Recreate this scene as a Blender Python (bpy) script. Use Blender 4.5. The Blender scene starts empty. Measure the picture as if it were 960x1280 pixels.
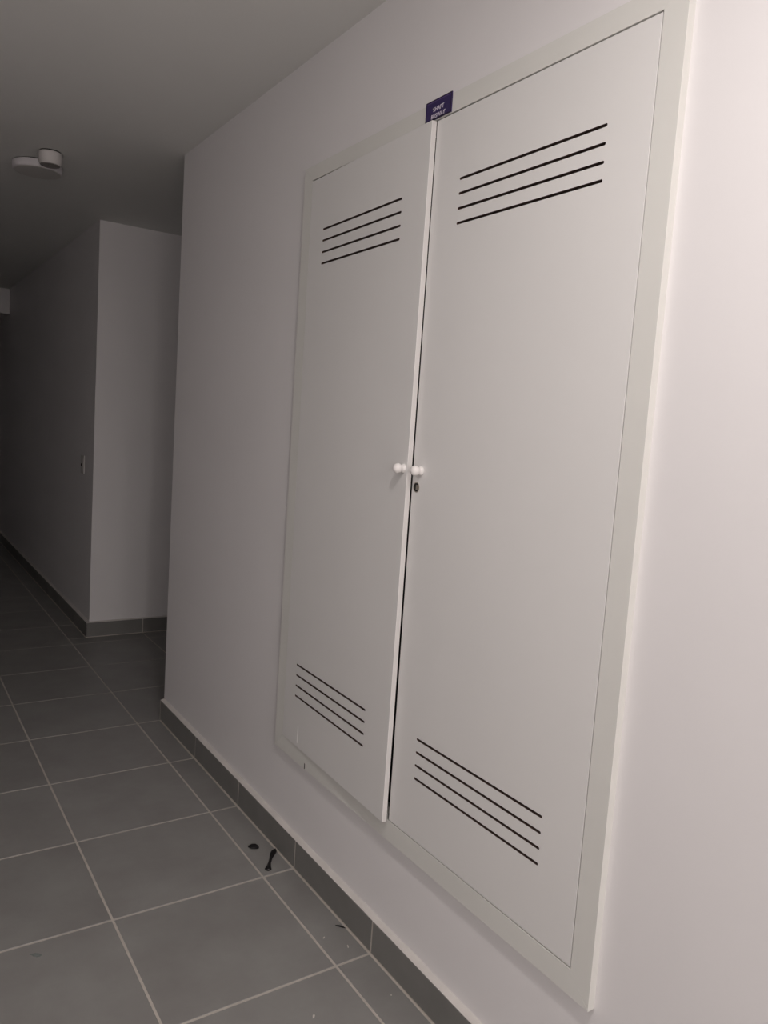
import bpy, bmesh, math, random
from mathutils import Vector, Matrix

random.seed(7)
scene = bpy.context.scene
COL = scene.collection

# ------------------------------------------------------------------ camera
FPX = 968.93
CAM = Vector((-1.1090, -3.3831, 1.3835))
YAW, PITCH, ROLL = 0.58945, -0.10398, 0.06650
fw = Vector((math.sin(YAW) * math.cos(PITCH), math.cos(YAW) * math.cos(PITCH), math.sin(PITCH)))
rt = Vector((math.cos(YAW), -math.sin(YAW), 0))
up = rt.cross(fw)
r2 = rt * math.cos(ROLL) + up * math.sin(ROLL)
u2 = -rt * math.sin(ROLL) + up * math.cos(ROLL)
cam_data = bpy.data.cameras.new('camera')
cam_data.sensor_fit = 'HORIZONTAL'
cam_data.sensor_width = 36.0
cam_data.lens = FPX / 960 * 36.0
cam_data.clip_start = 0.02
cam = bpy.data.objects.new('camera', cam_data)
COL.objects.link(cam)
cam.matrix_world = Matrix(((r2.x, u2.x, -fw.x, CAM.x), (r2.y, u2.y, -fw.y, CAM.y),
                           (r2.z, u2.z, -fw.z, CAM.z), (0, 0, 0, 1)))
scene.camera = cam

# ------------------------------------------------------------------ world, light, exposure
world = bpy.data.worlds.new('world')
scene.world = world
world.use_nodes = True
world.node_tree.nodes['Background'].inputs[0].default_value = (0.9, 0.95, 1.0, 1)
world.node_tree.nodes['Background'].inputs[1].default_value = 0.0
vs = scene.view_settings
vs.view_transform = 'Standard'
vs.look = 'None'
vs.gamma = 1
vs.use_curve_mapping = False
vs.exposure = 0.0
LAMP_STRENGTH = 12.0           # glow of the lit lenses and diffusers themselves
SPOT_POWER = 13.0              # the lit ceiling spotlight above the camera (see ceiling_spotlight)
LAMP_COLOR = (1.0, 0.93, 0.895)
LIT_LAMP = (-0.72, -3.06)
LOBBY_FILL_POWER = 19.0             # unseen lamps added in the lobby behind the camera for fill
LOBBY_FILL_LAMPS = [(-0.9, -5.7), (-0.9, -6.7), (-0.9, -7.7)]
BACK_FILL_POWER = 60.0             # soft fill from an added, unseen lobby window
SIDE_FILL_POWER = 4.9        # frontal fill from a high window added out of view in the left wall


# ------------------------------------------------------------------ materials
def mat(name, color, rough=0.6, var=0.0, vscale=3.0, bump=0.0, bscale=200.0, metal=0.0,
        per_object=0.0, spec=0.5, tint=None):
    m = bpy.data.materials.new(name)
    m.use_nodes = True
    nt = m.node_tree
    n, l = nt.nodes, nt.links
    b = n['Principled BSDF']
    b.inputs['Base Color'].default_value = (*color, 1)
    b.inputs['Roughness'].default_value = rough
    b.inputs['Metallic'].default_value = metal
    b.inputs['Specular IOR Level'].default_value = spec
    geo = n.new('ShaderNodeNewGeometry')
    if var > 0 or per_object > 0:
        noise = n.new('ShaderNodeTexNoise')
        noise.inputs['Scale'].default_value = vscale
        noise.inputs['Detail'].default_value = 6
        noise.inputs['Roughness'].default_value = 0.6
        l.new(geo.outputs['Position'], noise.inputs['Vector'])
        ramp = n.new('ShaderNodeValToRGB')
        t = tint or color
        ramp.color_ramp.elements[0].position = 0.3
        ramp.color_ramp.elements[1].position = 0.7
        ramp.color_ramp.elements[0].color = (*[c * (1 - var) for c in t], 1)
        ramp.color_ramp.elements[1].color = (*[min(1, c * (1 + var)) for c in color], 1)
        l.new(noise.outputs['Fac'], ramp.inputs['Fac'])
        out = ramp.outputs['Color']
        if per_object > 0:
            oi = n.new('ShaderNodeObjectInfo')
            mr = n.new('ShaderNodeMapRange')
            mr.inputs['To Min'].default_value = 1 - per_object
            mr.inputs['To Max'].default_value = 1 + per_object
            l.new(oi.outputs['Random'], mr.inputs['Value'])
            mul = n.new('ShaderNodeVectorMath')
            mul.operation = 'SCALE'
            l.new(out, mul.inputs[0])
            l.new(mr.outputs['Result'], mul.inputs['Scale'])
            out = mul.outputs['Vector']
        l.new(out, b.inputs['Base Color'])
    if bump > 0:
        nb = n.new('ShaderNodeTexNoise')
        nb.inputs['Scale'].default_value = bscale
        nb.inputs['Detail'].default_value = 3
        l.new(geo.outputs['Position'], nb.inputs['Vector'])
        bp = n.new('ShaderNodeBump')
        bp.inputs['Strength'].default_value = bump
        bp.inputs['Distance'].default_value = 0.001
        l.new(nb.outputs['Fac'], bp.inputs['Height'])
        l.new(bp.outputs['Normal'], b.inputs['Normal'])
    return m


M = {}
M['wall'] = mat('wall_paint', (0.815, 0.795, 0.803), 0.55, 0.012, 2.0, 0.12, 130, spec=0.3)
M['ceiling'] = mat('ceiling_paint', (0.80, 0.80, 0.78), 0.85, 0.012, 1.5, 0.12, 110, spec=0.2)
M['door'] = mat('door_lacquer', (0.775, 0.765, 0.757), 0.42, 0.01, 2.5, 0.03, 60, spec=0.4)
M['frame'] = mat('frame_lacquer', (0.73, 0.725, 0.695), 0.45, 0.015, 4.0, 0.04, 80, spec=0.4)
M['edge'] = mat('edge_band', (0.70, 0.68, 0.67), 0.4, 0.01, 5.0, spec=0.4)
M['mdf'] = mat('raw_board', (0.085, 0.048, 0.04), 0.9, 0.15, 60)
M['tile'] = mat('floor_tile_glaze', (0.268, 0.265, 0.256), 0.42, 0.09, 5.0, 0.06, 350, per_object=0.035,
                spec=0.4, tint=(0.262, 0.252, 0.246))
M['skirt'] = mat('skirting_tile_glaze', (0.200, 0.196, 0.188), 0.45, 0.09, 6.0, 0.06, 350, per_object=0.05, spec=0.4)
M['grout'] = mat('grout', (0.53, 0.49, 0.45), 0.9, 0.10, 25, 0.2, 400, spec=0.1)
M['filler'] = mat('plaster_filler', (0.70, 0.67, 0.645), 0.85, 0.06, 18, 0.35, 160, spec=0.1)
M['knob'] = mat('white_plastic', (0.86, 0.83, 0.82), 0.25, spec=0.5)
M['metal'] = mat('lock_metal', (0.55, 0.50, 0.44), 0.3, 0.1, 80, metal=1.0)
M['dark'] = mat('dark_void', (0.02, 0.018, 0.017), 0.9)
M['shaft'] = mat('shaft_concrete', (0.10, 0.095, 0.09), 0.95, 0.2, 8)
M['sign'] = mat('purple_plastic', (0.028, 0.014, 0.095), 0.35, spec=0.5)
M['sign_edge'] = mat('dark_purple_edge', (0.016, 0.008, 0.03), 0.5)
M['letter'] = mat('pale_print', (0.72, 0.66, 0.76), 0.6)
M['rule'] = mat('faint_print', (0.13, 0.08, 0.24), 0.6)
M['lamp_white'] = mat('lamp_housing', (0.80, 0.77, 0.80), 0.5)
M['lamp_diffuser'] = mat('lamp_diffuser', (0.66, 0.64, 0.62), 0.4)
M['vent'] = mat('detector_grille', (0.30, 0.28, 0.27), 0.7)
M['detector'] = mat('detector_plastic', (0.72, 0.69, 0.68), 0.5)
M['switch'] = mat('switch_plastic', (0.60, 0.58, 0.56), 0.4)
M['rubber'] = mat('black_rubber', (0.006, 0.005, 0.006), 0.5)
M['scuff'] = mat('white_scuff', (0.97, 0.96, 0.95), 0.8)
M['chalk'] = mat('chalk_smear', (0.62, 0.58, 0.54), 0.9)
M['stain'] = mat('green_smear', (0.17, 0.19, 0.185), 0.7, 0.35, 90)

lit = bpy.data.materials.new('lit_diffuser')
lit.use_nodes = True
_n = lit.node_tree.nodes
_b = _n['Principled BSDF']
_b.inputs['Base Color'].default_value = (0.8, 0.8, 0.8, 1)
_b.inputs['Emission Color'].default_value = (*LAMP_COLOR, 1)
_b.inputs['Emission Strength'].default_value = LAMP_STRENGTH
M['lamp_lit'] = lit


# ------------------------------------------------------------------ helpers
def tag(o, label=None, cat=None, group=None, kind=None):
    if label: o['label'] = label
    if cat: o['category'] = cat
    if group: o['group'] = group
    if kind: o['kind'] = kind
    return o


def link(name, mesh, parent=None):
    o = bpy.data.objects.new(name, mesh)
    COL.objects.link(o)
    if parent is not None:
        o.parent = parent
        o.matrix_parent_inverse = parent_world(parent).inverted()
    return o


def parent_world(p):
    m = p.matrix_basis.copy()
    if p.parent is not None:
        m = parent_world(p.parent) @ p.matrix_parent_inverse @ m
    return m


def obj(name, bm, mats, parent=None, smooth=False, recalc=True):
    if recalc:
        bmesh.ops.recalc_face_normals(bm, faces=bm.faces[:])
    me = bpy.data.meshes.new(name)
    bm.to_mesh(me)
    bm.free()
    for m in (mats if isinstance(mats, (list, tuple)) else [mats]):
        me.materials.append(m if not isinstance(m, str) else M[m])
    if smooth:
        for p in me.polygons:
            p.use_smooth = True
    return link(name, me, parent)


def empty(name, loc):
    e = bpy.data.objects.new(name, None)
    COL.objects.link(e)
    e.location = loc
    e.empty_display_size = 0.05
    return e


def box(bm, x0, x1, y0, y1, z0, z1, mi=0, bevel=0.0):
    vs_ = [bm.verts.new((x, y, z)) for x in (x0, x1) for y in (y0, y1) for z in (z0, z1)]
    fs = [bm.faces.new([vs_[i] for i in q]) for q in
          ((0, 1, 3, 2), (4, 6, 7, 5), (0, 4, 5, 1), (2, 3, 7, 6), (0, 2, 6, 4), (1, 5, 7, 3))]
    for f in fs:
        f.material_index = mi
    if bevel > 0:
        es = list({e for f in fs for e in f.edges})
        bmesh.ops.recalc_face_normals(bm, faces=fs)
        bmesh.ops.bevel(bm, geom=es, offset=bevel, segments=2, profile=0.7, affect='EDGES')
    return fs


def boxobj(name, dims, m, parent=None, bevel=0.0):
    bm = bmesh.new()
    box(bm, *dims, bevel=bevel)
    return obj(name, bm, m, parent)


def structure(name, dims_list, m):
    bm = bmesh.new()
    for d in dims_list:
        box(bm, *d)
    return tag(obj(name, bm, m), kind='structure')


def lathe(bm, profile, seg=32, axis='Z', origin=(0, 0, 0), mi=0):
    """profile: list of (radius, height). axis 'Z' or '-X' (height grows towards -X)."""
    rings = []
    for r, h in profile:
        ring = []
        for i in range(seg):
            a = 2 * math.pi * i / seg
            c, s = math.cos(a) * r, math.sin(a) * r
            p = (c, s, h) if axis == 'Z' else (-h, c, s)
            ring.append(bm.verts.new((p[0] + origin[0], p[1] + origin[1], p[2] + origin[2])))
        rings.append(ring)
    for a, b in zip(rings[:-1], rings[1:]):
        for i in range(seg):
            f = bm.faces.new((a[i], a[(i + 1) % seg], b[(i + 1) % seg], b[i]))
            f.material_index = mi
            f.smooth = True
    for ring in (rings[0], rings[-1]):
        f = bm.faces.new(ring)
        f.material_index = mi
    return rings


# ------------------------------------------------------------------ dimensions
S = 0.45            # floor tile pitch
G = 0.0031          # half grout width
XA = -0.1048        # joint line next to the right wall
XW = 0.0203         # face of the right wall (skirting face is x = 0)
H = 2.5013          # ceiling
YE = 0.0220         # end of the near wall
YF = 1.496          # face of the corner block (skirting face is y = 1.476)
XL = -1.80          # left wall
YB = -8.2           # wall behind the camera
XLB, YLB = -4.6, -4.4   # the lobby behind the camera is wider than the corridor
YEND = 8.1
XP = 2.6            # end of the side passage

# opening for the shaft doors
OY0, OY1, OZ0, OZ1 = -2.4625, -1.2150, 0.3870, 2.1165
FY0, FY1, FZ0, FZ1 = -2.5120, -1.1630, 0.3340, 2.1600
FX = 0.0035         # frame face

# ------------------------------------------------------------------ room shell
structure('wall_right', [
    (XW, 0.14, YB, YE, 0, OZ0 - 0.012),
    (XW, 0.14, YB, YE, OZ1 + 0.012, H),
    (XW, 0.14, YB, OY0 - 0.012, OZ0 - 0.012, OZ1 + 0.012),
    (XW, 0.14, OY1 + 0.012, YE, OZ0 - 0.012, OZ1 + 0.012)], 'wall')
structure('wall_passage', [(0.14, XP, YE - 0.12, YE, 0, H)], 'wall')
structure('wall_corner', [(XW, XP, YF, YF + 0.12, 0, H), (XW, 0.14, YF + 0.12, YEND, 0, H)], 'wall')
structure('wall_passage_end', [(XP, XP + 0.12, YE - 0.12, YF + 0.12, 0, H)], 'wall')
VY0, VY1, VZ0, VZ1 = -3.3, -2.3, 1.35, 2.25      # high window added for fill in the left wall (y range, z range)
structure('wall_left', [(XL - 0.12, XL, YLB, VY0, 0, H), (XL - 0.12, XL, VY1, YEND, 0, H),
                        (XL - 0.12, XL, VY0, VY1, 0, VZ0), (XL - 0.12, XL, VY0, VY1, VZ1, H), (XLB, XL - 0.12, YLB, YLB + 0.12, 0, H)], 'wall')
structure('wall_lobby', [(XLB - 0.12, XLB, YB - 0.12, YLB + 0.12, 0, H)], 'wall')
WY0, WY1, WZ0, WZ1 = -3.4, -1.6, 0.9, 2.2        # window added for fill in the back wall (x range, z range)
structure('wall_back', [(XLB, WY0, YB - 0.12, YB, 0, H), (WY1, 0.14, YB - 0.12, YB, 0, H),
                        (WY0, WY1, YB - 0.12, YB, 0, WZ0), (WY0, WY1, YB - 0.12, YB, WZ1, H)], 'wall')
structure('wall_end', [(XL - 0.12, 0.14, YEND, YEND + 0.12, 0, H)], 'wall')
structure('wall_lintel', [(XL, XW, 5.03, 5.23, 2.265, H)], 'wall')
structure('ceiling', [(XLB - 0.12, XP + 0.12, YB - 0.12, YEND + 0.12, H, H + 0.1)], 'ceiling')

# floor: a bed of grout carrying one object per tile
bm = bmesh.new()
box(bm, XLB - 0.12, XP + 0.12, YB - 0.12, YEND + 0.12, -0.08, -0.0012)
floor = tag(obj('floor', bm, 'grout'), kind='structure')

tile_meshes = {}


def tile_mesh(w, d):
    key = (round(w, 4), round(d, 4))
    if key not in tile_meshes:
        bm_ = bmesh.new()
        w2, d2, e = w / 2, d / 2, 0.0012
        lo = [bm_.verts.new(p) for p in ((-w2, -d2, -0.008), (w2, -d2, -0.008), (w2, d2, -0.008), (-w2, d2, -0.008))]
        mid = [bm_.verts.new(p) for p in ((-w2, -d2, -e), (w2, -d2, -e), (w2, d2, -e), (-w2, d2, -e))]
        hi = [bm_.verts.new(p) for p in ((-w2 + e, -d2 + e, 0), (w2 - e, -d2 + e, 0), (w2 - e, d2 - e, 0), (-w2 + e, d2 - e, 0))]
        for a, b in ((lo, mid), (mid, hi)):
            for i in range(4):
                bm_.faces.new((a[i], a[(i + 1) % 4], b[(i + 1) % 4], b[i]))
        bm_.faces.new(hi)
        bmesh.ops.recalc_face_normals(bm_, faces=bm_.faces[:])
        me = bpy.data.meshes.new('tile')
        bm_.to_mesh(me)
        bm_.free()
        me.materials.append(M['tile'])
        tile_meshes[key] = me
    return tile_meshes[key]


def tile(x0, x1, y0, y1):
    o = link('tile', tile_mesh(x1 - x0, y1 - y0), floor)
    o.location = ((x0 + x1) / 2, (y0 + y1) / 2, random.uniform(-0.0003, 0.0001))


for k in range(-10, 18):
    y0, y1 = k * S, (k + 1) * S
    for c in range(-4, 6):
        x0, x1 = XA + c * S, XA + (c + 1) * S
        yy0, yy1 = y0 + G, y1 - G
        xx0, xx1 = max(x0 + G, XL + 0.016), x1 - G
        if x1 > 0:                       # cut along the right walls, whole only in the side passage
            if y1 <= 0.001 or y0 > YF:
                if c > -1 and x0 > 0: continue
                xx1 = -0.0048
            else:
                yy0 = max(yy0, YE + 0.012) if x0 > 0 else yy0
                yy1 = min(yy1, 1.476 - 0.0048)
                if y0 >= 1.35 - 0.001 and x0 < 0:      # tile notched by the block corner
                    tile(xx0, -0.0048, yy1 + 0.0048, y1 - G)
                    tile(xx0, xx1, yy0, yy1 + 0.0)
                    continue
        if xx1 - xx0 < 0.02 or yy1 - yy0 < 0.02: continue
        if xx0 > XP - 0.02: continue
        xx1 = min(xx1, XP - 0.016)
        tile(xx0, xx1, yy0, yy1)

# ------------------------------------------------------------------ skirting tiles
HS = 0.0895
skirt_meshes = {}


def skirting(name, a, b, fixed, axis, sign, joints, ends=(0.0, 0.0)):
    """Skirting run from a to b along axis; 'fixed' = coordinate of its face, sign = direction into the wall."""
    def put(bm_, u0, u1, v0, v1, z0, z1, bevel=0.0):
        v0, v1 = sorted((fixed + sign * v0, fixed + sign * v1))
        if axis == 'Y': box(bm_, v0, v1, u0, u1, z0, z1, bevel=bevel)
        else: box(bm_, u0, u1, v0, v1, z0, z1, bevel=bevel)
    bm_ = bmesh.new()
    put(bm_, a - ends[0], b + ends[1], 0.0012, XW, -0.002, HS - 0.003)
    root = tag(obj(name, bm_, 'grout'), kind='structure')
    js = [a] + [j for j in joints if a + 0.01 < j < b - 0.01] + [b]
    for i, (u0, u1) in enumerate(zip(js[:-1], js[1:])):
        bm_ = bmesh.new()
        put(bm_, u0 + (0.0031 if i else 0.0), u1 - (0.0031 if i < len(js) - 2 else 0.0), 0.0, 0.009, 0.003, HS, bevel=0.0008)
        obj('skirting_tile', bm_, 'skirt', root)
    # plaster filler on top, sloping from the tile edge up to the wall
    bm_ = bmesh.new()
    n = max(8, int((b - a) / 0.05))
    prev = None
    rnd = random.Random(3)
    for i in range(n + 1):
        u = a - ends[0] + (b - a + sum(ends)) * i / n
        j = rnd.uniform(-0.0012, 0.0012)
        prof = [(0.0016 + abs(j), HS - 0.006), (0.0016 + abs(j), HS + 0.0004), (0.006, HS + 0.0026 + j),
                (XW + 0.001, HS + 0.0055 + j), (XW + 0.001, HS - 0.006)]
        ring = []
        for v, z in prof:
            c = fixed + sign * v
            ring.append(bm_.verts.new((c, u, z) if axis == 'Y' else (u, c, z)))
        if prev:
            for q in range(5):
                bm_.faces.new((prev[q], prev[(q + 1) % 5], ring[(q + 1) % 5], ring[q]))
        else:
            bm_.faces.new(ring)
        prev = ring
    bm_.faces.new(prev)
    obj('filler', bm_, 'filler', root)
    return root


rows = [k * S for k in range(-20, 20)]
cols = [XA + c * S for c in range(-6, 8)]
skirting('baseboard_right', YB, 0.006, 0.0, 'Y', 1, rows, ends=(0, 0.010))
skirting('baseboard_corner', 1.4785, YEND, 0.0, 'Y', 1, rows, ends=(0, 0))
skirting('baseboard_passage', 0.003, XP, 1.476, 'X', 1, cols, ends=(0.0, 0))
skirting('baseboard_left', YLB, YEND, XL + 0.0203, 'Y', -1, rows)
skirting('baseboard_passage_side', 0.024, XP, YE + 0.0203, 'X', -1, cols)

# ------------------------------------------------------------------ shaft cupboard
cup = empty('shaft_cupboard', (FX, (FY0 + FY1) / 2, FZ0))
tag(cup, 'built-in shaft cupboard with two tall white slotted doors in a cream frame', 'cupboard')
# frame members (mitred)
yo0, yo1, zo0, zo1 = FY0, FY1, FZ0, FZ1
g = 0.0018


def mitre(name, pts):
    bm_ = bmesh.new()
    fr = [bm_.verts.new((FX, y, z)) for y, z in pts]
    bk = [bm_.verts.new((XW + 0.03, y, z)) for y, z in pts]
    bm_.faces.new(fr)
    bm_.faces.new(bk[::-1])
    for i in range(4):
        bm_.faces.new((fr[i], bk[i], bk[(i + 1) % 4], fr[(i + 1) % 4]))
    bmesh.ops.recalc_face_normals(bm_, faces=bm_.faces[:])
    es = [e for e in bm_.edges if all(abs(v.co.x - FX) < 1e-6 for v in e.verts)]
    bmesh.ops.bevel(bm_, geom=es, offset=0.0005, segments=2, profile=0.6, affect='EDGES')
    return obj(name, bm_, 'frame', cup)


i0, i1, j0, j1 = OY0, OY1, OZ0, OZ1
mitre('frame_rail', [(yo0, zo0), (yo1, zo0), (i1, j0), (i0, j0)])
mitre('frame_rail', [(yo0, zo1), (i0, j1), (i1, j1), (yo1, zo1)])
mitre('frame_stile', [(yo0, zo0), (i0, j0), (i0, j1), (yo0, zo1)])
mitre('frame_stile', [(yo1, zo0), (yo1, zo1), (i1, j1), (i1, j0)])
# inner stop that the doors close on, and the dark shaft behind
bm = bmesh.new()
sx0, sx1 = FX + 0.020, FX + 0.036
box(bm, sx0, sx1, OY0 - 0.02, OY1 + 0.02, OZ0 - 0.02, OZ0 + 0.018)
box(bm, sx0, sx1, OY0 - 0.02, OY1 + 0.02, OZ1 - 0.018, OZ1 + 0.02)
box(bm, sx0, sx1, OY0 - 0.02, OY0 + 0.018, OZ0, OZ1)
box(bm, sx0, sx1, OY1 - 0.018, OY1 + 0.02, OZ0, OZ1)
obj('door_stop', bm, 'frame', cup)
bm = bmesh.new()
w = 0.012
X0, X1 = 0.06, 0.55
box(bm, X1, X1 + w, OY0 - w, OY1 + w, OZ0 - w, OZ1 + w)
box(bm, X0, X1, OY0 - w, OY0, OZ0 - w, OZ1 + w)
box(bm, X0, X1, OY1, OY1 + w, OZ0 - w, OZ1 + w)
box(bm, X0, X1, OY0, OY1, OZ0 - w, OZ0)
box(bm, X0, X1, OY0, OY1, OZ1, OZ1 + w)
obj('shaft_lining', bm, 'shaft', cup)


def door_panel(width, height, slots, thick, warp=0.0, name='door'):
    """Panel in local coordinates: u along -Y from 0 to width, z from 0 to height, face at x = 0, back at +x."""
    bm_ = bmesh.new()
    loops = []

    def loop(pts):
        vv = [bm_.verts.new((0, -u, z)) for u, z in pts]
        ee = [bm_.edges.new((vv[i], vv[(i + 1) % len(vv)])) for i in range(len(vv))]
        loops.append((vv, ee))
        return ee
    n = 8
    outer = [(0, 0)] + [(width * i / n, 0) for i in range(1, n)] + [(width, 0), (width, height)] + \
            [(width * i / n, height) for i in range(n - 1, 0, -1)] + [(0, height)]
    oe = loop(outer)
    allE = list(oe)
    for (u0, u1, zc, h) in slots:
        r = h / 2
        pts = []
        for i in range(7):
            a = math.pi / 2 + math.pi * i / 6
            pts.append((u0 + r + math.cos(a) * r, zc + math.sin(a) * r))
        for i in range(7):
            a = -math.pi / 2 + math.pi * i / 6
            pts.append((u1 - r + math.cos(a) * r, zc + math.sin(a) * r))
        allE += loop(pts)
    res = bmesh.ops.triangle_fill(bm_, use_beauty=True, use_dissolve=False, edges=allE)
    front = [f for f in bm_.faces]
    ex = bmesh.ops.extrude_face_region(bm_, geom=front)
    newv = [v for v in ex['geom'] if isinstance(v, bmesh.types.BMVert)]
    for v in newv:
        v.co.x += thick
    bmesh.ops.recalc_face_normals(bm_, faces=bm_.faces[:])
    for f in bm_.faces:
        nrm = f.normal
        if abs(nrm.x) < 0.5:
            c = f.calc_center_median()
            onrim = min(abs(c.y), abs(c.y + width), abs(c.z), abs(c.z - height)) < 1e-5
            f.material_index = 1 if onrim else 2
        else:
            f.material_index = 0
    rim = [e for e in bm_.edges if len(e.link_faces) == 2 and
           {f.material_index for f in e.link_faces} == {0, 1} and abs(e.verts[0].co.x) < 1e-6]
    bmesh.ops.bevel(bm_, geom=rim, offset=0.0012, segments=2, profile=0.6, affect='EDGES')
    if warp:
        for v in bm_.verts:
            k_ = max(0, min(1, -v.co.y / width)) * max(0, 0.8 - v.co.z / height) / 0.8
            v.co.x -= warp * k_
    return bm_


SH = 0.0060
top_z = [1.9600, 1.9275, 1.8945, 1.8620]
bot_z = [0.6415, 0.6085, 0.5755, 0.5425]
DT = 0.0135
# near (right-hand) door, closed flush in the frame
RY = -1.8348
RW = RY - OY0 - 0.0022
rz0 = OZ0 + 0.0026
rh = OZ1 - 0.0030 - rz0
sl = [(0, 0, 0, 0)] * 0
for z in top_z: sl.append((-1.9365 - RY, -2.3605 - RY, z - rz0, SH))
for z in bot_z: sl.append((-1.9290 - RY, -2.3560 - RY, z - rz0, SH))
sl = [(-a, -b, z, h) for a, b, z, h in sl]
door_r = obj('door', door_panel(RW, rh, sl, DT), ['door', 'edge', 'mdf'], cup, recalc=False)
door_r.matrix_parent_inverse = parent_world(cup).inverted()
door_r.location = (FX + 0.0004, RY, rz0)
door_r['label'] = 'closed white slotted door with a round lock below its knob'
# far (left-hand) door, standing slightly open on its hinges
LW = 0.6180
lh_y = OY1 - 0.0012
TH = math.atan2(0.0138, LW)
lz0, lh = OZ0 - 0.0005, OZ1 - 0.0040 - (OZ0 - 0.0005)
sl = []
U0, U1 = 0.0880, 0.5100
for z in top_z: sl.append((U0, U1, z - 0.002 - lz0, SH))
for z in bot_z: sl.append((U0 - 0.012, U1 - 0.010, z + 0.001 - lz0, SH))
door_l = obj('door', door_panel(LW, lh, sl, DT, warp=0.0050), ['door', 'edge', 'mdf'], cup, recalc=False)
door_l.matrix_parent_inverse = parent_world(cup).inverted()
door_l.location = (FX - 0.0006, lh_y, lz0)
door_l.rotation_euler = (0, 0, -TH)
door_l['label'] = 'slightly open white slotted door'

# hinges between the ajar door and its stile (knuckles in the joint)
for hz in (0.62, 1.25, 1.88):
    bm = bmesh.new()
    lathe(bm, [(0.0028, 0), (0.0028, 0.05)], 10, 'Z', (FX + 0.024, OY1 - 0.004, hz - 0.025))
    obj('hinge', bm, 'metal', cup)


def knob(parent, loc, rz):
    bm_ = bmesh.new()
    prof = [(0.0112, 0.0), (0.0116, 0.0016), (0.0113, 0.0046), (0.0100, 0.0066), (0.0094, 0.0078), (0.0093, 0.0092)]
    R_, c_ = 0.0126, 0.0185
    for i in range(1, 13):
        a = -math.pi / 2 + 0.86 + (math.pi - 0.86) * i / 12
        prof.append((max(0.0006, R_ * math.cos(a)), c_ + R_ * math.sin(a)))
    lathe(bm_, prof, 28, '-X')
    bmesh.ops.transform(bm_, matrix=Matrix.Translation(loc) @ Matrix.Rotation(rz, 4, 'Z'), verts=bm_.verts[:])
    return obj('knob', bm_, 'knob', parent)


def child_world(o, parent):
    o.parent = parent
    o.matrix_parent_inverse = parent_world(parent).inverted()


bpy.context.view_layer.update()
k1 = knob(None, (FX + 0.0004, -1.8690, 1.2935), 0)
child_world(k1, door_r)
du = 1.8170 + lh_y
k2 = knob(None, (FX - math.tan(TH) * du - 0.0014, -1.8170, 1.2950), -TH)
child_world(k2, door_l)

# cylinder lock below the knob of the closed door
LY, LZ = -1.8540, 1.2520
bm = bmesh.new()
lathe(bm, [(0.0126, 0.0), (0.0126, 0.0008), (0.0120, 0.0012), (0.0108, 0.0012), (0.0104, -0.001)], 28, '-X',
      (FX + 0.0004, LY, LZ))
lk = obj('lock', bm, 'metal', None)
child_world(lk, door_r)
lk['label'] = 'round metal cylinder lock'
bm = bmesh.new()
lathe(bm, [(0.0103, 0.0), (0.0103, 0.0012)], 24, '-X', (FX + 0.0002, LY, LZ))
o = obj('lock_core', bm, 'dark', None)
child_world(o, door_r)
bm = bmesh.new()
box(bm, FX - 0.0022, FX - 0.0006, LY - 0.0078, LY - 0.0012, LZ - 0.0064, LZ + 0.0064, bevel=0.0005)
o = obj('key_plug', bm, 'metal', None)
child_world(o, door_r)


def bit(name, pts, x, thick, m, parent):
    bm_ = bmesh.new()
    a = [bm_.verts.new((x, y, z)) for y, z in pts]
    b = [bm_.verts.new((x + thick, y, z)) for y, z in pts]
    bm_.faces.new(a)
    bm_.faces.new(b[::-1])
    for i in range(len(pts)):
        bm_.faces.new((a[i], b[i], b[(i + 1) % len(pts)], a[(i + 1) % len(pts)]))
    o_ = obj(name, bm_, m, None)
    child_world(o_, parent)
    return o_


# chip in the bottom rail and a scuff on the ajar door
bit('chip', [(-1.3720, 0.3345), (-1.3765, 0.3365), (-1.3762, 0.3515), (-1.3722, 0.3535)], FX - 0.0004, 0.001, 'dark', cup)
bit('scuff', [(-1.3215, 0.4000), (-1.3285, 0.4000), (-1.3250, 0.4560), (-1.3235, 0.4560)], FX - 0.0042, 0.0008, 'scuff', door_l)

# ------------------------------------------------------------------ sign on the frame
SY0, SY1, SZ0, SZ1 = -1.8890, -1.7900, 2.1185, 2.1640
sign = empty('door_sign', (FX, (SY0 + SY1) / 2, SZ0))
tag(sign, 'small dark purple sign lettered SHAFT BUSWAY above the cupboard doors', 'sign')
bm = bmesh.new()
box(bm, FX - 0.0030, FX - 0.0002, SY0, SY1, SZ0, SZ1, bevel=0.0006)
obj('plate', bm, 'sign', sign)
bm = bmesh.new()
for d in ((SY0, SY1, SZ1 - 0.0022, SZ1), (SY0, SY1, SZ0, SZ0 + 0.0022), (SY0, SY0 + 0.0026, SZ0, SZ1), (SY1 - 0.0022, SY1, SZ0, SZ1)):
    box(bm, FX - 0.0033, FX - 0.0029, *d)
obj('border', bm, 'sign_edge', sign)
bm = bmesh.new()
box(bm, FX - 0.0033, FX - 0.0029, SY0 + 0.006, SY1 - 0.006, 2.1590, 2.1603)
obj('rule', bm, 'rule', sign)


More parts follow.
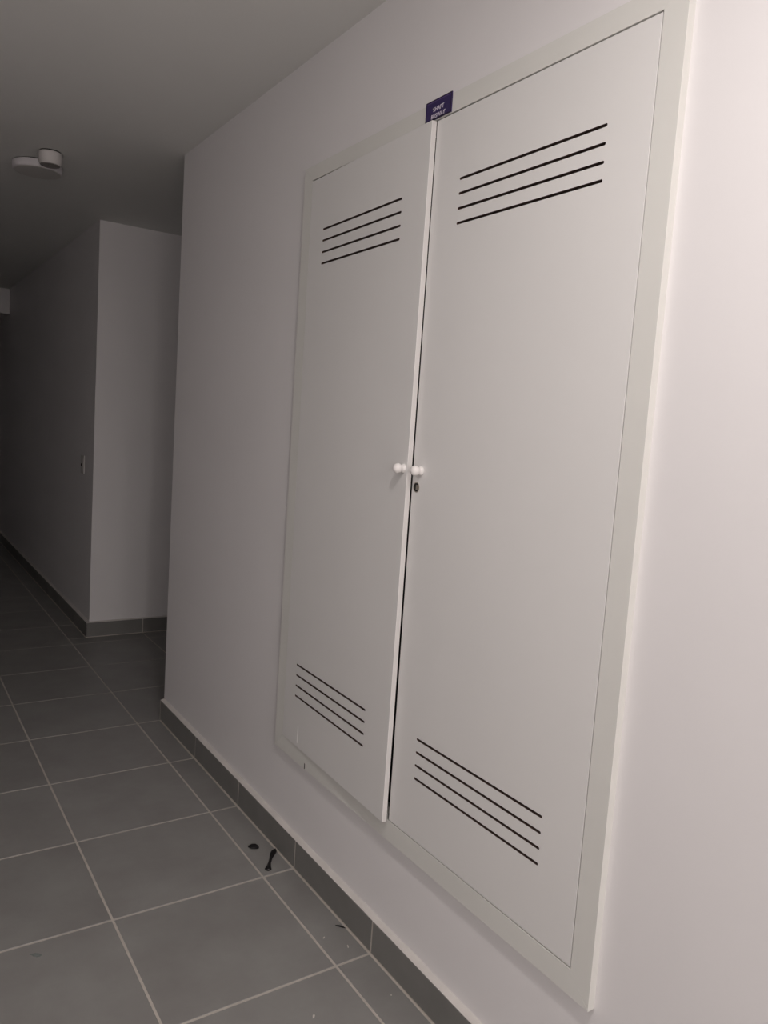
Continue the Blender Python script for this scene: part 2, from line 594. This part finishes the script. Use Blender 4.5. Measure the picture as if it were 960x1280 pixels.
def lettering(text, yc, z0, cap, width):
    cu = bpy.data.curves.new('lettering', 'FONT')
    cu.body = text
    cu.align_x = 'CENTER'
    cu.extrude = 0.01
    cu.offset = 0.005
    t = bpy.data.objects.new('lettering_curve', cu)
    COL.objects.link(t)
    bpy.context.view_layer.update()
    me = bpy.data.meshes.new_from_object(t.evaluated_get(bpy.context.evaluated_depsgraph_get()))
    bpy.data.objects.remove(t)
    xs = [v.co.x for v in me.vertices]
    ys = [v.co.y for v in me.vertices]
    cx_, w_, y0_, h_ = (min(xs) + max(xs)) / 2, max(xs) - min(xs), min(ys), max(ys) - min(ys)
    for v in me.vertices:
        x, y, z = v.co
        v.co = (FX - 0.0031 - z * 0.03, yc - (x - cx_) / w_ * width, z0 + (y - y0_) / h_ * cap)
    me.name = 'lettering'
    me.materials.clear()
    me.materials.append(M['letter'])
    bm_ = bmesh.new()
    bm_.from_mesh(me)
    bmesh.ops.recalc_face_normals(bm_, faces=bm_.faces[:])
    bm_.to_mesh(me)
    bm_.free()
    return link('lettering', me, sign)


lettering('SHAFT', -1.8405, 2.1368, 0.0098, 0.041)
lettering('BUSWAY', -1.8400, 2.1216, 0.0098, 0.053)


# ------------------------------------------------------------------ ceiling lamps and detector
def lamp_light(loc, radius, power):
    d = bpy.data.lights.new('lamp_light', 'AREA')
    d.shape = 'DISK'
    d.size = radius * 2
    d.energy = power
    d.color = LAMP_COLOR
    o_ = bpy.data.objects.new('lamp_light', d)
    COL.objects.link(o_)
    o_.location = loc


def ceiling_lamp(loc, lit_, label):
    root = empty('ceiling_lamp', (loc[0], loc[1], H))
    tag(root, label, 'lamp', 'round ceiling lamps')
    bm_ = bmesh.new()
    lathe(bm_, [(0.100, H - 0.0055), (0.1065, H - 0.0056), (0.1075, H - 0.009), (0.1065, H - 0.034), (0.1035, H - 0.0375),
                (0.1010, H - 0.0375)], 56, 'Z', (loc[0], loc[1], 0))
    obj('housing', bm_, 'lamp_white', root)
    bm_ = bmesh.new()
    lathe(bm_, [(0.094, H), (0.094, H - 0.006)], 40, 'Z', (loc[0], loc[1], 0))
    obj('shadow_gap', bm_, 'dark', root)  # dark spacer paints the shadow line between lamp and ceiling
    bm_ = bmesh.new()
    prof = [(0.1005, H - 0.0355), (0.1005, H - 0.0388)]
    for i in range(1, 8):
        a = i / 8
        prof.append((0.1005 * math.cos(a * math.pi / 2), H - 0.0388 - 0.0025 * math.sin(a * math.pi / 2)))
    lathe(bm_, prof, 48, 'Z', (loc[0], loc[1], 0))
    obj('diffuser', bm_, 'lamp_lit' if lit_ else 'lamp_diffuser', root)
    return root


ceiling_lamp((-0.459, 0.650), False, 'unlit flat round ceiling lamp beside the smoke detector')
# the lit spotlight above the camera
spot = empty('ceiling_spotlight', (LIT_LAMP[0], LIT_LAMP[1], H))
tag(spot, 'small lit round spotlight on the ceiling in front of the cupboard', 'spotlight')
bm = bmesh.new()
lathe(bm, [(0.062, H), (0.064, H - 0.004), (0.060, H - 0.018), (0.050, H - 0.022)], 36, 'Z', (*LIT_LAMP, 0))
obj('housing', bm, 'lamp_white', spot)
bm = bmesh.new()
lathe(bm, [(0.045, H - 0.0215), (0.045, H - 0.0240)], 36, 'Z', (*LIT_LAMP, 0))
obj('lens', bm, 'lamp_lit', spot)
lamp_light((LIT_LAMP[0], LIT_LAMP[1], H - 0.026), 0.045, SPOT_POWER)
for i, p in enumerate(LOBBY_FILL_LAMPS):  # unseen lobby lamps, added for a more even light along the corridor
    r = ceiling_lamp(p, True, ['lit round lobby ceiling lamp added as fill nearest the corridor', 'lit round lobby ceiling lamp added as fill in the middle of its row', 'lit round lobby ceiling lamp added as fill nearest the back wall'][i])
    lamp_light((p[0], p[1], H - 0.046), 0.100, LOBBY_FILL_POWER)
wl = bpy.data.lights.new('back_window_fill', 'AREA')  # unseen window added behind the camera for fill: light, then frame
wl.shape = 'RECTANGLE'
wl.size, wl.size_y = WY1 - WY0, WZ1 - WZ0
wl.energy = BACK_FILL_POWER
wl.color = LAMP_COLOR
wlo = bpy.data.objects.new('back_window_fill', wl)
COL.objects.link(wlo)
wlo.location = ((WY0 + WY1) / 2, YB - 0.06, (WZ0 + WZ1) / 2)
wlo.rotation_euler = (math.pi / 2, 0, 0)
bm = bmesh.new()
for d in ((WY0, WY1, WZ0, WZ0 + 0.05), (WY0, WY1, WZ1 - 0.05, WZ1), (WY0, WY0 + 0.05, WZ0, WZ1), (WY1 - 0.05, WY1, WZ0, WZ1),
          ((WY0 + WY1) / 2 - 0.03, (WY0 + WY1) / 2 + 0.03, WZ0, WZ1)):
    box(bm, d[0], d[1], YB - 0.055, YB - 0.015, d[2], d[3])
tag(obj('added_window_1', bm, 'frame'), kind='structure')
bm = bmesh.new()  # unseen side window added for soft frontal fill: frame, then light
for d in ((VY0, VY1, VZ0, VZ0 + 0.04), (VY0, VY1, VZ1 - 0.04, VZ1), (VY0, VY0 + 0.04, VZ0, VZ1), (VY1 - 0.04, VY1, VZ0, VZ1)):
    box(bm, XL - 0.06, XL - 0.02, *d)
tag(obj('added_window_2', bm, 'frame'), kind='structure')
sl_ = bpy.data.lights.new('side_window_fill', 'AREA')
sl_.shape = 'RECTANGLE'
sl_.size, sl_.size_y = VZ1 - VZ0, VY1 - VY0
sl_.energy = SIDE_FILL_POWER
sl_.color = LAMP_COLOR
slo = bpy.data.objects.new('side_window_fill', sl_)
COL.objects.link(slo)
slo.location = (XL - 0.015, (VY0 + VY1) / 2, (VZ0 + VZ1) / 2)
slo.rotation_euler = (0, -math.pi / 2, 0)

det = empty('smoke_detector', (-0.445, 0.425, H))
tag(det, 'small white drum-shaped smoke detector in front of the unlit ceiling lamp', 'detector')
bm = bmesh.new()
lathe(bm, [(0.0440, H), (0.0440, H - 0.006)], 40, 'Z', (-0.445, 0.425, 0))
obj('shadow_gap', bm, 'dark', det)
bm = bmesh.new()
lathe(bm, [(0.0440, H - 0.0055), (0.0485, H - 0.0056), (0.0490, H - 0.010), (0.0475, H - 0.040), (0.0440, H - 0.054), (0.0420, H - 0.0565)], 40, 'Z', (-0.445, 0.425, 0))
obj('body', bm, 'detector', det)
bm = bmesh.new()
lathe(bm, [(0.0405, H - 0.056), (0.0400, H - 0.0590)], 40, 'Z', (-0.445, 0.425, 0))
obj('shaded_bottom', bm, 'vent', det)  # dark disc stands for the unlit underside
bm = bmesh.new()
lathe(bm, [(0.0100, H - 0.0585), (0.0095, H - 0.0600), (0.006, H - 0.0603)], 40, 'Z', (-0.445, 0.425, 0))
obj('button', bm, 'vent', det)

# ------------------------------------------------------------------ switch on the corner block
sw = empty('light_switch', (XW, 1.768, 1.045))
tag(sw, 'small light switch plate on the dark corridor wall beyond the corner', 'switch')
boxobj('plate', (XW - 0.005, XW, 1.727, 1.812, 0.990, 1.104), 'switch', sw, bevel=0.0010)
boxobj('rocker', (XW - 0.0065, XW - 0.0045, 1.742, 1.797, 1.008, 1.086), 'switch', sw, bevel=0.0006)
boxobj('indicator', (XW - 0.0085, XW - 0.006, 1.768, 1.794, 1.034, 1.052), 'dark', sw, bevel=0.0005)


# ------------------------------------------------------------------ debris on the floor
def scrap(name, pts, label):
    """pts: (x, y, half width, height) along the spine of a flat rubber offcut lying on the tiles."""
    bm_ = bmesh.new()
    rings = []
    for i, (x, y, w_, h_) in enumerate(pts):
        a = Vector(pts[max(0, i - 1)][:2])
        b = Vector(pts[min(len(pts) - 1, i + 1)][:2])
        d = (b - a).normalized()
        n_ = Vector((-d.y, d.x))
        ring = []
        for q in range(8):
            t = 2 * math.pi * q / 8
            off = n_ * math.cos(t) * w_
            ring.append(bm_.verts.new((x + off.x, y + off.y, 0.0001 + h_ * (1 + math.sin(t)) / 2)))
        rings.append(ring)
    for a, b in zip(rings[:-1], rings[1:]):
        for q in range(8):
            bm_.faces.new((a[q], a[(q + 1) % 8], b[(q + 1) % 8], b[q]))
    bm_.faces.new(rings[0])
    bm_.faces.new(rings[-1])
    o_ = obj(name, bm_, 'rubber', None, smooth=True)
    return tag(o_, label, 'scrap', 'black rubber scraps by the skirting')


scrap('rubber_scrap', [(-0.0755, -1.170, 0.004, 0.003), (-0.0700, -1.176, 0.012, 0.008), (-0.0610, -1.184, 0.0150, 0.009),
                       (-0.0540, -1.192, 0.0100, 0.006), (-0.0510, -1.196, 0.003, 0.003)],
      'small black rubber lump lying on the floor tile, farthest from the camera')
scrap('rubber_scrap', [(-0.0060, -1.226, 0.004, 0.004), (-0.0150, -1.237, 0.0090, 0.006), (-0.0270, -1.250, 0.0085, 0.005), (-0.0420, -1.270, 0.0046, 0.004),
                       (-0.0560, -1.291, 0.0046, 0.004), (-0.0680, -1.310, 0.0075, 0.005), (-0.0755, -1.322, 0.0110, 0.006), (-0.0790, -1.327, 0.005, 0.003)],
      'curved black rubber strip with thick ends lying on the floor tile')
scrap('rubber_scrap', [(-0.0240, -1.656, 0.0012, 0.001), (-0.0170, -1.664, 0.0034, 0.002), (-0.0110, -1.672, 0.0036, 0.002), (-0.0060, -1.679, 0.0012, 0.001)],
      'thin black sliver lying on the floor against the skirting, nearest the camera')


# chalky and greenish smears dried on the tiles
def smear(x, y, w_, l_, ang, m, seed):
    rnd = random.Random(seed)
    bm_ = bmesh.new()
    ca, sa = math.cos(ang), math.sin(ang)
    vv = []
    for i in range(10):
        t = 2 * math.pi * i / 10
        k_ = rnd.uniform(0.6, 1.1)
        a_, b_ = math.cos(t) * l_ * k_, math.sin(t) * w_ * k_
        vv.append((x + a_ * ca - b_ * sa, y + a_ * sa + b_ * ca))
    top = [bm_.verts.new((p[0], p[1], 0.0004)) for p in vv]
    low = [bm_.verts.new((p[0], p[1], -0.0003)) for p in vv]
    bm_.faces.new(top)
    for i in range(10):
        bm_.faces.new((low[i], low[(i + 1) % 10], top[(i + 1) % 10], top[i]))
    return obj('smear', bm_, m, floor)


smear(-0.0782, -1.6866, 0.0028, 0.0050, 0.4, 'chalk', 1)
smear(-0.0388, -1.7486, 0.0022, 0.0060, 1.2, 'chalk', 2)
smear(-0.0372, -1.9552, 0.0022, 0.0026, 0.0, 'chalk', 3)
smear(-0.2374, -1.9235, 0.0030, 0.0085, 0.9, 'chalk', 4)
smear(-0.7587, -1.4035, 0.0070, 0.0160, -0.6, 'stain', 5)
